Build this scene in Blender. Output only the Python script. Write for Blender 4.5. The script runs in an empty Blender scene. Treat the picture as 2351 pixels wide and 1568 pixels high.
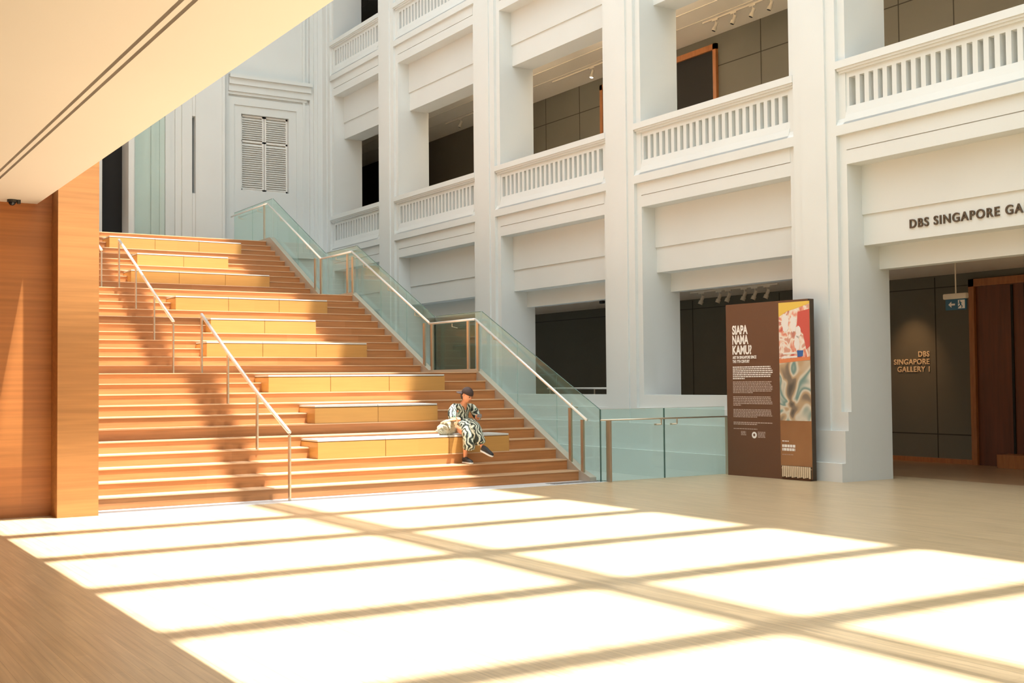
import bpy, bmesh, math, random
from mathutils import Vector, Matrix, noise
random.seed(7)
S = bpy.context.scene
COL = S.collection
R = math.radians
# ------------------------------------------------------------------ camera
cam_d = bpy.data.cameras.new('camera'); cam = bpy.data.objects.new('camera', cam_d); COL.objects.link(cam)
cam_d.sensor_width = 36.0; cam_d.lens = 36.0 * 2732.3 / 2351.0; cam_d.clip_start = .05; cam_d.clip_end = 400
yaw, pit, rol = 0.55885, 0.0343, -0.00922
f = Vector((math.sin(yaw) * math.cos(pit), math.cos(yaw) * math.cos(pit), math.sin(pit)))
rt = Vector((math.cos(yaw), -math.sin(yaw), 0)); up = rt.cross(f)
r2 = rt * math.cos(rol) + up * math.sin(rol); u2 = -rt * math.sin(rol) + up * math.cos(rol)
cam.matrix_world = Matrix(((r2.x, u2.x, -f.x, 0), (r2.y, u2.y, -f.y, 0), (r2.z, u2.z, -f.z, 1.5412), (0, 0, 0, 1)))
S.camera = cam
# ------------------------------------------------------------------ sky, sun, exposure
SX, SY = .17, -.19                       # horizontal run of the sun direction per metre of height
W = bpy.data.worlds.new('sky'); S.world = W; W.use_nodes = True
bg = W.node_tree.nodes['Background']; bg.inputs[0].default_value = (0.87, 0.955, 1.0, 1); bg.inputs[1].default_value = 4.2
sd = bpy.data.lights.new('sun', 'SUN'); sd.energy = 20.0; sd.angle = R(.7); sd.color = (1, .97, .92)
sun = bpy.data.objects.new('sun', sd); COL.objects.link(sun)
sun.rotation_euler = Vector((SX, SY, 1)).to_track_quat('Z', 'Y').to_euler(); sun.location = (12, -4, 30)
S.view_settings.view_transform = 'Standard'; S.view_settings.look = 'None'
S.view_settings.exposure = -0.02; S.view_settings.gamma = 1.0; S.view_settings.use_curve_mapping = False
try:
    S.cycles.max_bounces = 10; S.cycles.diffuse_bounces = 6; S.cycles.transparent_max_bounces = 16
    S.cycles.sample_clamp_indirect = 6; S.cycles.use_denoising = True
except Exception: pass

# ------------------------------------------------------------------ materials
def mat(name, col, rough=.6, metal=0.0, spec=.5, emit=None, estr=0.0):
    m = bpy.data.materials.new(name); m.use_nodes = True
    b = m.node_tree.nodes['Principled BSDF']
    b.inputs['Base Color'].default_value = (*col, 1); b.inputs['Roughness'].default_value = rough
    b.inputs['Metallic'].default_value = metal; b.inputs['Specular IOR Level'].default_value = spec
    if emit: b.inputs['Emission Color'].default_value = (*emit, 1); b.inputs['Emission Strength'].default_value = estr
    return m
def nd(m, t, **k):
    n = m.node_tree.nodes.new(t)
    for a, v in k.items():
        if a.startswith('i_'): n.inputs[a[2:].replace('_', ' ')].default_value = v
        else: setattr(n, a, v)
    return n
def lk(m, a, b): m.node_tree.links.new(a, b)
def ramp(m, fac, stops):
    r = nd(m, 'ShaderNodeValToRGB'); e = r.color_ramp.elements
    e[0].position, e[0].color = stops[0][0], (*stops[0][1], 1)
    e[1].position, e[1].color = stops[-1][0], (*stops[-1][1], 1)
    for p, c in stops[1:-1]:
        x = e.new(p); x.color = (*c, 1)
    lk(m, fac, r.inputs[0]); return r.outputs[0]
def noisy(name, cols, scale=(1, 1, 1), nscale=6, rough=.6, det=3, bump=0.0, spec=.5, dist=0.0):
    m = mat(name, cols[0], rough, spec=spec); b = m.node_tree.nodes['Principled BSDF']
    tc = nd(m, 'ShaderNodeTexCoord'); mp = nd(m, 'ShaderNodeMapping'); mp.inputs['Scale'].default_value = scale
    n = nd(m, 'ShaderNodeTexNoise', i_Scale=nscale, i_Detail=det, i_Distortion=dist)
    lk(m, tc.outputs['Object'], mp.inputs[0]); lk(m, mp.outputs[0], n.inputs['Vector'])
    k = len(cols)
    c = ramp(m, n.outputs[0], [(.32 + .36 * i / (k - 1), cols[i]) for i in range(k)])
    lk(m, c, b.inputs['Base Color'])
    if bump:
        bp = nd(m, 'ShaderNodeBump', i_Strength=bump, i_Distance=.01); lk(m, n.outputs[0], bp.inputs['Height']); lk(m, bp.outputs[0], b.inputs['Normal'])
    return m
def boards(name, cols, bw, bh, rot=(0, 0, 0), gap=.012, gapcol=(.1, .05, .02), rough=.35, grain=(1, 30, 30), amt=.25, spec=.5, offs=.5):
    """planks / panels: brick texture cells of bw x bh with per-cell tone and a stretched grain"""
    m = mat(name, cols[0], rough, spec=spec); b = m.node_tree.nodes['Principled BSDF']
    tc = nd(m, 'ShaderNodeTexCoord'); mp = nd(m, 'ShaderNodeMapping'); mp.inputs['Rotation'].default_value = rot
    br = nd(m, 'ShaderNodeTexBrick'); br.offset = offs
    br.inputs['Scale'].default_value = 1; br.inputs['Brick Width'].default_value = bw; br.inputs['Row Height'].default_value = bh
    br.inputs['Mortar Size'].default_value = gap * .5; br.inputs['Mortar Smooth'].default_value = .1; br.inputs['Bias'].default_value = 0
    br.inputs['Color1'].default_value = (*cols[0], 1); br.inputs['Color2'].default_value = (*cols[1], 1); br.inputs['Mortar'].default_value = (*gapcol, 1)
    lk(m, tc.outputs['Object'], mp.inputs[0]); lk(m, mp.outputs[0], br.inputs['Vector'])
    m2 = nd(m, 'ShaderNodeMapping'); m2.inputs['Scale'].default_value = grain
    n = nd(m, 'ShaderNodeTexNoise', i_Scale=1.6, i_Detail=5)
    lk(m, mp.outputs[0], m2.inputs[0]); lk(m, m2.outputs[0], n.inputs['Vector'])
    g = ramp(m, n.outputs[0], [(.3, (1 - amt,) * 3), (.7, (1 + amt * .4,) * 3)])
    mx = nd(m, 'ShaderNodeMix', data_type='RGBA', blend_type='MULTIPLY'); mx.inputs['Factor'].default_value = 1
    lk(m, br.outputs['Color'], mx.inputs['A']); lk(m, g, mx.inputs['B']); lk(m, mx.outputs['Result'], b.inputs['Base Color'])
    return m
def glass(name, tint, rough=.02):
    m = bpy.data.materials.new(name); m.use_nodes = True; nt = m.node_tree; nt.nodes.clear()
    o = nt.nodes.new('ShaderNodeOutputMaterial'); t = nt.nodes.new('ShaderNodeBsdfTransparent'); g = nt.nodes.new('ShaderNodeBsdfGlossy')
    t.inputs[0].default_value = (*tint, 1); g.inputs['Roughness'].default_value = rough; g.inputs[0].default_value = (.9, 1, .97, 1)
    lw = nt.nodes.new('ShaderNodeLayerWeight'); lw.inputs[0].default_value = .5
    pw = nt.nodes.new('ShaderNodeMath'); pw.operation = 'POWER'; pw.inputs[1].default_value = 4.5; nt.links.new(lw.outputs['Facing'], pw.inputs[0])
    fr = nt.nodes.new('ShaderNodeMath'); fr.operation = 'MULTIPLY_ADD'; fr.inputs[1].default_value = .8; fr.inputs[2].default_value = .03; nt.links.new(pw.outputs[0], fr.inputs[0]); mx = nt.nodes.new('ShaderNodeMixShader')
    nt.links.new(fr.outputs[0], mx.inputs[0]); nt.links.new(t.outputs[0], mx.inputs[1]); nt.links.new(g.outputs[0], mx.inputs[2])
    d = nt.nodes.new('ShaderNodeBsdfDiffuse'); d.inputs[0].default_value = (.42, .66, .60, 1); m2 = nt.nodes.new('ShaderNodeMixShader'); m2.inputs[0].default_value = .07
    nt.links.new(mx.outputs[0], m2.inputs[1]); nt.links.new(d.outputs[0], m2.inputs[2])
    nt.links.new(m2.outputs[0], o.inputs[0]); return m
M = {}
M['plaster'] = noisy('plaster', [(.65, .68, .672), (.675, .705, .697)], nscale=.7, rough=.75, spec=.3)
M['soffit'] = noisy('soffit_paint', [(.71, .67, .63), (.73, .69, .65)], nscale=.5, rough=.7, spec=.2)
M['gallery_ceiling'] = noisy('gallery_ceiling_paint', [(.86, .78, .66), (.88, .80, .68)], nscale=.5, rough=.7, spec=.2)
M['floor'] = boards('pale_plank_floor', [(.54, .405, .24), (.60, .455, .28)], 1.1, .075, rot=(0, 0, R(90)), gap=.003, gapcol=(.40, .28, .15), rough=.3, grain=(.8, 20, 1), amt=.24)
M['gallery_floor_shaded'] = boards('shaded_gallery_plank_floor', [(.34, .20, .105), (.40, .24, .13)], 1.1, .075, rot=(0, 0, R(90)), gap=.003, gapcol=(.2, .12, .06), rough=.3, grain=(.8, 20, 1), amt=.15)  # floor planks with gallery shade and reddish reflection put into the colour
M['well_floor'] = noisy('well_floor_stone', [(.50, .50, .47), (.55, .55, .52)], nscale=2, rough=.6)
M['tile'] = boards('pale_edge_tiles', [(.62, .64, .66), (.66, .67, .68)], .3, .3, gap=.006, gapcol=(.45, .46, .47), rough=.4, grain=(5, 5, 5), amt=.05)
M['stud'] = mat('steel_stud', (.55, .56, .58), .35, 1)
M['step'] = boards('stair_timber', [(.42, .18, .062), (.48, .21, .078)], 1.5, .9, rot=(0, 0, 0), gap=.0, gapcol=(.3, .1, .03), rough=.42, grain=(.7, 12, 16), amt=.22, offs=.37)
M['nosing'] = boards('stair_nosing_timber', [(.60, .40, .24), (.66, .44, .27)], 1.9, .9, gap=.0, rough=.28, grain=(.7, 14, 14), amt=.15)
M['bench'] = boards('honey_veneer', [(.46, .245, .068), (.48, .26, .073)], 40, 40, gap=0, rough=.4, grain=(1.2, 3, 22), amt=.07)
M['seam'] = mat('dark_seam', (.22, .10, .02), .8)
M['cap'] = mat('pale_steel_cap', (.62, .64, .63), .38, .25)
M['wood'] = boards('warm_wood_veneer', [(.44, .195, .062), (.48, .22, .070)], 60, .6, rot=(R(90), 0, 0), gap=.0, rough=.45, grain=(.5, 14, 9), amt=.18)
M['wood_shaded'] = boards('shaded_wood_veneer', [(.44, .155, .040), (.48, .18, .046)], 60, .6, rot=(R(90), 0, 0), gap=.0, rough=.4, grain=(.5, 14, 9), amt=.2)  # pillar veneer again, shade under the soffit painted into a deeper tone
M['frame_wood'] = noisy('door_frame_wood', [(.30, .105, .03), (.38, .14, .04)], scale=(4, 4, .6), nscale=6, rough=.4)
M['door_wood'] = noisy('dark_red_wood', [(.10, .028, .012), (.15, .04, .015)], scale=(5, 5, .4), nscale=3, rough=.45)
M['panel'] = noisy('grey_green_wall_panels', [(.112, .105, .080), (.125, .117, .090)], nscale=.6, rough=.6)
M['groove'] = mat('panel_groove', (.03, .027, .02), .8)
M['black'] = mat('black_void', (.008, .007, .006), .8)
M['dark'] = mat('dark_fitting', (.03, .028, .025), .5)
M['steel'] = mat('brushed_steel', (.62, .54, .43), .32, .85)
M['steel_l'] = mat('satin_rail_steel', (.84, .84, .82), .3, .45)
M['stringer'] = mat('pale_steel_stringer', (.50, .47, .40), .45, .4)
M['glass'] = glass('green_glass', (.88, .955, .935))
M['glass_clear'] = glass('pale_glass', (.95, .98, .965))
M['glass_edge'] = mat('dark_glass_edge', (.06, .13, .12), .2)
M['shutter'] = mat('shutter_paint', (.74, .74, .71), .6)
M['skylight'] = mat('skylight_beam_paint', (.75, .75, .73), .6)
M['kiosk'] = noisy('brown_board', [(.125, .055, .027), (.135, .060, .030)], nscale=1, rough=.55)
M['kiosk_side'] = mat('dark_brown_edge', (.055, .034, .018), .55)
M['white_print'] = mat('white_print', (.85, .82, .78), .7)
M['grey_print'] = mat('pale_brown_print', (.50, .39, .33), .7)
M['letter'] = mat('bronze_letters', (.10, .075, .05), .45, .3)
M['gold_letter'] = mat('pale_gold_letters', (.75, .60, .42), .5)
M['teal'] = mat('exit_sign_blue', (.01, .12, .22), .4)
M['fitting'] = mat('cream_fitting', (.74, .66, .54), .5)
M['lamp_on'] = mat('lit_lamp_face', (1, 1, .95), .5, emit=(1, .95, .85), estr=9)
M['skin'] = mat('skin', (.62, .27, .14), .5)
M['lips'] = mat('lips', (.42, .10, .07), .5)
M['cap_cloth'] = noisy('dark_cap_cloth', [(.030, .016, .014), (.045, .026, .022)], nscale=20, rough=.85)
M['hair'] = mat('dark_hair', (.018, .010, .008), .5)
M['shoe'] = mat('black_shoe', (.02, .02, .022), .7)
M['sole'] = mat('white_sole', (.72, .70, .66), .6)
M['phone'] = mat('phone_black', (.02, .02, .025), .25)
M['phone_w'] = mat('phone_case', (.10, .09, .09), .4)
M['screen'] = mat('pale_phone_screen', (.55, .52, .50), .15)
m = M['dress'] = mat('patterned_dress', (.7, .7, .6), .75); b = m.node_tree.nodes['Principled BSDF']
tc = nd(m, 'ShaderNodeTexCoord'); n = nd(m, 'ShaderNodeTexNoise', i_Scale=4.0, i_Detail=1.5); wv = nd(m, 'ShaderNodeTexWave', i_Scale=6.0, i_Distortion=11.0, i_Detail=1.5)
wv.inputs['Detail Scale'].default_value = 1.3
lk(m, tc.outputs['Object'], n.inputs['Vector']); lk(m, tc.outputs['Object'], wv.inputs['Vector'])
r1 = nd(m, 'ShaderNodeValToRGB'); r1.color_ramp.interpolation = 'CONSTANT'; e = r1.color_ramp.elements
e[0].position = 0; e[0].color = (.012, .022, .018, 1); e[1].position = .38; e[1].color = (.62, .58, .45, 1)
x = e.new(.58); x.color = (.025, .11, .06, 1); x = e.new(.80); x.color = (.60, .62, .53, 1)
lk(m, wv.outputs[1], r1.inputs[0]); lk(m, r1.outputs[0], b.inputs['Base Color'])
M['bag'] = noisy('beige_canvas', [(.16, .15, .09), (.36, .32, .22), (.40, .36, .26), (.22, .21, .13)], nscale=26, rough=.85)
M['strap'] = mat('cream_strap', (.66, .54, .38), .8)
def art(name, stops, sc, dist, seed):
    m = mat(name, (.5, .5, .5), .55); b = m.node_tree.nodes['Principled BSDF']
    tc = nd(m, 'ShaderNodeTexCoord'); mp = nd(m, 'ShaderNodeMapping'); mp.inputs['Location'].default_value = (seed, seed * .7, seed * 1.3)
    n = nd(m, 'ShaderNodeTexNoise', i_Scale=sc, i_Detail=1.2, i_Distortion=dist)
    lk(m, tc.outputs['Object'], mp.inputs[0]); lk(m, mp.outputs[0], n.inputs['Vector'])
    r = nd(m, 'ShaderNodeValToRGB'); r.color_ramp.interpolation = 'EASE'; e = r.color_ramp.elements
    e[0].position = stops[0][0]; e[0].color = (*stops[0][1], 1); e[1].position = stops[-1][0]; e[1].color = (*stops[-1][1], 1)
    for p, c in stops[1:-1]: x = e.new(p); x.color = (*c, 1)
    lk(m, n.outputs[0], r.inputs[0]); lk(m, r.outputs[0], b.inputs['Base Color']); return m
M['art_a'] = art('abstract_warm_print', [(.30, (.55, .12, .09)), (.40, (.70, .30, .22)), (.47, (.75, .62, .52)), (.53, (.78, .72, .66)), (.60, (.62, .34, .26)), (.70, (.50, .20, .16))], 6.5, .8, 3.1)
M['art_b'] = art('abstract_cool_print', [(.30, (.09, .08, .065)), (.42, (.20, .16, .12)), (.48, (.46, .33, .20)), (.54, (.60, .56, .46)), (.61, (.16, .27, .25)), (.70, (.62, .60, .52))], 2.6, .7, 8.4)
M['art_y'] = mat('yellow_print', (.72, .50, .09), .55); M['art_r'] = mat('red_print', (.55, .09, .07), .55)
M['art_o'] = mat('orange_print', (.66, .22, .09), .55); M['art_c'] = mat('blue_print', (.03, .12, .36), .55); M['art_w'] = mat('white_figure_print', (.74, .72, .70), .55)
M['poster'] = noisy('tan_poster', [(.26, .115, .045), (.34, .16, .065)], nscale=1.2, rough=.5)

# ------------------------------------------------------------------ mesh helpers
class MB:
    def __init__(s): s.v = []; s.f = []
    def add(s, vs, fs):
        k = len(s.v); s.v += [tuple(p) for p in vs]; s.f += [tuple(i + k for i in q) for q in fs]; return s
    def box(s, x0, x1, y0, y1, z0, z1):
        return s.add([(x0, y0, z0), (x1, y0, z0), (x1, y1, z0), (x0, y1, z0), (x0, y0, z1), (x1, y0, z1), (x1, y1, z1), (x0, y1, z1)],
                     [(0, 3, 2, 1), (4, 5, 6, 7), (0, 1, 5, 4), (1, 2, 6, 5), (2, 3, 7, 6), (3, 0, 4, 7)])
    def prism(s, poly, axis, a, b):
        n = len(poly)
        def P(p, t):
            return {'x': (t, p[0], p[1]), 'y': (p[0], t, p[1]), 'z': (p[0], p[1], t)}[axis]
        s.add([P(p, a) for p in poly] + [P(p, b) for p in poly],
              [tuple(range(n)), tuple(range(2 * n - 1, n - 1, -1))] + [(i, i + n, (i + 1) % n + n, (i + 1) % n) for i in range(n)]); return s
    def tube(s, pts, r, seg=12, caps=True):
        pts = [Vector(p) for p in pts]; rs = r if isinstance(r, (list, tuple)) else [r] * len(pts)
        vs = []; prev = None
        for i, p in enumerate(pts):
            if i == 0: d = pts[1] - p
            elif i == len(pts) - 1: d = p - pts[i - 1]
            else: d = (pts[i + 1] - p).normalized() + (p - pts[i - 1]).normalized()
            d.normalize()
            if prev is None: a = d.orthogonal().normalized()
            else: a = (prev - d * prev.dot(d)).normalized()
            prev = a; c = d.cross(a)
            for j in range(seg):
                t = 2 * math.pi * j / seg; vs.append(p + (a * math.cos(t) + c * math.sin(t)) * rs[i])
        fs = [(i * seg + j, i * seg + (j + 1) % seg, (i + 1) * seg + (j + 1) % seg, (i + 1) * seg + j) for i in range(len(pts) - 1) for j in range(seg)]
        if caps: fs += [tuple(range(seg - 1, -1, -1)), tuple(range((len(pts) - 1) * seg, len(pts) * seg))]
        return s.add(vs, fs)
    def ball(s, c, r, n=16, m=10, fn=None):
        c = Vector(c); r = Vector(r) if not isinstance(r, (int, float)) else Vector((r, r, r)); vs = []; fs = []
        for i in range(m + 1):
            for j in range(n):
                a = math.pi * i / m; t = 2 * math.pi * j / n
                p = Vector((math.sin(a) * math.cos(t), math.sin(a) * math.sin(t), math.cos(a)))
                q = Vector((p.x * r.x, p.y * r.y, p.z * r.z))
                if fn: q = fn(p, q)
                vs.append(c + q)
        for i in range(m):
            for j in range(n): fs.append((i * n + j, (i + 1) * n + j, (i + 1) * n + (j + 1) % n, i * n + (j + 1) % n))
        return s.add(vs, fs)
    def build(s, name, mt, parent=None, smooth=False, local=False, bev=0.0, xf=None):
        me = bpy.data.meshes.new(name); o = Vector((0, 0, 0))
        vs = s.v
        if xf is not None: vs = [tuple(xf @ Vector(p)) for p in vs]
        if parent is not None and not local: o = world_loc(parent)
        me.from_pydata([(p[0] - o.x, p[1] - o.y, p[2] - o.z) for p in vs], [], s.f)
        bm = bmesh.new(); bm.from_mesh(me); bmesh.ops.remove_doubles(bm, verts=bm.verts, dist=1e-5)
        bmesh.ops.recalc_face_normals(bm, faces=bm.faces)
        if bev: bmesh.ops.bevel(bm, geom=bm.edges[:], offset=bev, segments=2, affect='EDGES', clamp_overlap=True)
        bm.to_mesh(me); bm.free()
        if smooth: me.polygons.foreach_set('use_smooth', [True] * len(me.polygons))
        me.materials.append(mt)
        ob = bpy.data.objects.new(name, me); COL.objects.link(ob)
        if parent is not None: ob.parent = parent
        return ob
def world_loc(o):
    v = Vector(o.location)
    while o.parent: o = o.parent; v += o.location
    return v
def tag(o, label=None, cat=None, group=None, kind=None):
    if label: o['label'] = label
    if cat: o['category'] = cat
    if group: o['group'] = group
    if kind: o['kind'] = kind
    return o
def thing(name, loc, label, cat, group=None, rz=0):
    o = bpy.data.objects.new(name, None); COL.objects.link(o); o.location = loc; o.rotation_euler = (0, 0, rz); o.empty_display_size = .2
    return tag(o, label, cat, group)
def copy_tree(o, parent=None):
    c = o.copy(); COL.objects.link(c); c.parent = parent
    for ch in [x for x in S.objects if x.parent == o]: copy_tree(ch, c)
    return c
def struct(mb, name, mt, **k): return tag(mb.build(name, mt, **k), kind='structure')
def text(body, name, mt, parent, loc, size, rot=(R(90), 0, 0), bold=0.0, sx=1.0, ext=.004, align='LEFT', sp=1.0, ls=1.0):
    cu = bpy.data.curves.new(name, 'FONT'); cu.body = body; cu.size = size; cu.extrude = ext; cu.offset = bold; cu.align_x = align
    cu.space_character = sp; cu.space_line = ls
    tmp = bpy.data.objects.new(name + '_t', cu); COL.objects.link(tmp)
    bpy.context.view_layer.update()
    me = bpy.data.meshes.new_from_object(tmp.evaluated_get(bpy.context.evaluated_depsgraph_get()))
    bpy.data.objects.remove(tmp); me.materials.clear(); me.materials.append(mt); me.name = name
    me.transform(Matrix.Diagonal((sx, 1, 1, 1)))
    ob = bpy.data.objects.new(name, me); COL.objects.link(ob); ob.location = loc; ob.rotation_euler = rot
    if parent is not None: ob.parent = parent
    return ob

def split_letters(ob, nm='letter'):
    bm = bmesh.new(); bm.from_mesh(ob.data); seen = set(); par = ob.parent
    for v0 in bm.verts:
        if v0.index in seen: continue
        isl = []; stack = [v0]; seen.add(v0.index)
        while stack:
            v = stack.pop(); isl.append(v)
            for e in v.link_edges:
                w = e.other_vert(v)
                if w.index not in seen: seen.add(w.index); stack.append(w)
        ids = {v.index: i for i, v in enumerate(isl)}
        me = bpy.data.meshes.new(nm); me.from_pydata([tuple(v.co) for v in isl], [], [[ids[v.index] for v in fc.verts] for fc in bm.faces if fc.verts[0].index in ids])
        me.materials.append(ob.data.materials[0]); o = bpy.data.objects.new(nm, me); COL.objects.link(o); o.parent = par
        o.location = ob.location; o.rotation_euler = ob.rotation_euler
    bm.free(); bpy.data.objects.remove(ob)

# ------------------------------------------------------------------ facade constants
X0, X1, X2, XF, XI, XJ, XW = 13.74, 13.775, 13.84, 14.155, 14.52, 14.735, 18.23
ST = 5.09; HT = 20.0
JAMB = [2.43, 7.47, 12.51, 17.51, 22.56, 27.62]          # Y of the jamb that faces the camera, one per column
CW = 1.17
YEND = 31.78; YB = 32.75

# ------------------------------------------------------------------ floor, well, roof, shell
mb = MB(); mb.box(-6, 15.2, -14, 14.72, -.3, 0); mb.box(-6, 2.9, 14.72, 15.24, -.3, 0); mb.box(10.9, 15.2, 14.72, 14.86, -.3, 0); mb.box(14.5, 15.2, 14.86, 33, -.3, 0)
mb.box(2.9, 10.9, 14.72, 14.76, -.3, 0)
struct(mb, 'floor', M['floor'])
struct(MB().box(15.2, 18.6, -14, 33, -.3, 0), 'floor', M['gallery_floor_shaded'])
struct(MB().box(10.6, 13.9, 14.86, 33, -.5, -.19), 'floor', M['well_floor'])
t = thing('edge_tile_strip', (7.2, 15, 0), 'long pale grey tile strip along the foot of the staircase', 'tiles')
MB().box(3.36, 11.05, 14.76, 15.24, -.02, .004).build('tile_strip', M['tile'], t)
mb = MB()
for i in range(38):
    for j in range(2):
        x, y = 10.0 + i * .027, 14.86 + j * .12
        mb.box(x, x + .012, y, y + .09, .004, .010)
mb.build('studs', M['stud'], t)
# roof of beams and opaque margins, the rear one added unseen to cut sky light
XR0, XR1 = 2.0, 8.92 + SX * HT
mb = MB()
mb.box(XR1, 18.6, -14, 33.6, HT, HT + .5); mb.box(XR0, XR1, 27.0, 33.6, HT + .02, HT + .5); mb.box(XR0, XR1, -14, -10.5, HT + .02, HT + .5); mb.box(-6, XR0, -14, 33.6, HT, HT + .5)
struct(mb, 'ceiling', M['plaster'])
for k, xc in enumerate((5.5 + SX * HT, 5.5 - 3.65 + SX * HT)):
    mb = MB(); mb.box(xc - .225, xc - .02, -14, 27, HT, HT + .3); mb.box(xc + .06, xc + .22, -14, 27, HT, HT + .3)
    struct(mb, 'trim_%d' % (k + 1), M['skylight'])
n = 3
for i in range(-8, 13):
    yc = 13.12 + 1.925 * i + SY * HT - (.1 if i == 1 else 0)
    if -14 < yc < 26.8:
        struct(MB().box(XR0, XR1, yc - .15, yc + .17, HT + .01, HT + .28), 'trim_%d' % n, M['skylight']); n += 1
# shell behind and to the left of the camera
struct(MB().box(-6, 18.6, -14.3, -14, 0, HT), 'wall_back', M['plaster'])
struct(MB().box(-6.3, -6, -14, 15.1, 0, 3.73), 'wall_left', M['wood_shaded'])
struct(MB().box(2.3, 2.715, -14, 15.05, 4.35, HT), 'wall_left', M['plaster'])
struct(MB().box(-6, 2.885, 15.05, 15.24, 0, HT), 'wall_left', M['wood_shaded'])
struct(MB().box(2.885, 3.355, 14.69, 33, 0, 9.5), 'wall_left', M['wood'])
struct(MB().box(2.3, 3.355, 15.05, 33, 9.5, HT), 'wall_left', M['plaster'])
# soffit with its twin slots
mb = MB()
mb.box(-6, 1.958, -14, 15.05, 3.73, 4.4); mb.box(1.986, 2.026, -14, 15.05, 3.73, 4.4); mb.box(2.054, 2.715, -14, 15.05, 3.73, 4.4)
struct(mb, 'ceiling', M['soffit'])
t = thing('ceiling_slot', (2.01, 0, 3.8), 'thin dark double slot running along the cream soffit', 'slot')
MB().box(1.958, 1.986, -14, 15.05, 3.80, 3.82).build('slot', M['dark'], t); MB().box(2.026, 2.054, -14, 15.05, 3.80, 3.82).build('slot', M['dark'], t)
t = thing('security_camera', (2.44, 14.83, 3.73), 'small black dome camera under the far end of the soffit', 'camera')
MB().tube([(2.40, 14.83, 3.73), (2.40, 14.83, 3.70)], .055, 16).build('mount', M['dark'], t)
MB().ball((2.40, 14.83, 3.70), (.042, .042, .04)).build('dome', M['phone'], t, smooth=True)
MB().box(2.455, 2.49, 14.80, 14.86, 3.685, 3.73).build('sensor', M['dark'], t)

# ------------------------------------------------------------------ facade
colnames = ['out at the right behind the camera', 'just outside the right edge', 'rising behind the brown information board', 'second white column from the information board, behind the glass fence',
            'third white column, behind the lower flight glass', 'fourth white column, nearest the back corner']
for i, J in enumerate(JAMB):
    mb = MB(); A = J; B = J + CW
    poly = [(X2, A), (X2, A + .14), (X1, A + .14), (X1, A + .33), (X0, A + .33), (X0, A + .84), (X1, A + .84), (X1, A + 1.03), (X2, A + 1.03), (X2, B), (XJ, B), (XJ, A)]
    mb.prism(poly, 'z', -.2, HT)
    t = struct(mb, 'wall_right', M['plaster'])
    mb = MB()
    for z0, z1, xx in ((-.19, .28, 13.62), (.28, .765, 13.70), (.765, 1.048, 13.772)):
        y0 = A; y1 = B
        mb.box(xx, X2 + .05, y0 + .0005, y1 - .0005, z0, z1)
    struct(mb, 'wall_right', M['plaster'])
# corner pier at the back
mb = MB()
mb.prism([(X2, YEND), (X2, YEND + .12), (X1, YEND + .12), (X1, YEND + .30), (X0, YEND + .30), (X0, YB + .3), (XJ, YB + .3), (XJ, YEND)], 'z', -.2, HT)
struct(mb, 'wall_right', M['plaster'])
bays = [(JAMB[i] + CW, JAMB[i + 1]) for i in range(5)] + [(JAMB[5] + CW, YEND)]
# plinth walls filling the bays beyond the doorway bay
for i in (3, 2, 4, 5):
    if i == 2: a, b_ = bays[2][0], bays[2][1]
    a, b_ = bays[i]
    mb = MB()
    mb.box(13.62, 14.2, a, b_, -.2, .28); mb.box(13.70, 14.2, a, b_, .28, .765); mb.box(13.772, 14.2, a, b_, .765, 1.048); mb.box(13.84, 14.2, a, b_, 1.048, 1.285)
    struct(mb, 'wall_right', M['plaster'])
def spandrel(a, b_, k):
    """white wall band of one storey between two columns, from opening head up to the balustrade"""
    z = ST * k; mb = MB()
    mb.box(XF + .03, XJ, a, b_, 3.58 + z, 4.05 + z); mb.box(XF, XJ, a, b_, 4.05 + z, 4.80 + z)
    mb.box(X2, XJ, a, b_, 4.80 + z, 5.01 + z); mb.box(X2 - .006, XJ, a, b_, 5.022 + z, 5.25 + z); mb.box(X2 + .02, XJ, a, b_, 5.0 + z, 5.03 + z)
    mb.box(X1, XJ, a - .14, b_ + .14, 5.25 + z, 5.40 + z)
    mb.prism([(X1, 5.40 + z), (X1 + .03, 5.44 + z), (13.835, 5.55 + z), (13.86, 5.68 + z), (XJ, 5.68 + z), (XJ, 5.40 + z)], 'y', a, b_)
    mb.prism([(X1, 5.40 + z), (X1 + .03, 5.44 + z), (X2 - .01, 5.50 + z), (X2 + .01, 5.50 + z), (X2 + .01, 5.40 + z)], 'y', a - .14, b_ + .14)
    if k == 0: mb.box(XI, XJ, a, b_, 3.23, 3.58)
    struct(mb, 'wall_right', M['plaster'])
for k in range(3):
    for i in range(6):
        spandrel(*bays[i], k)
for i in range(6):
    if True: struct(MB().box(XF, XJ, *bays[i], 3.58 + ST * 3, HT), 'wall_right', M['plaster'])
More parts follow.
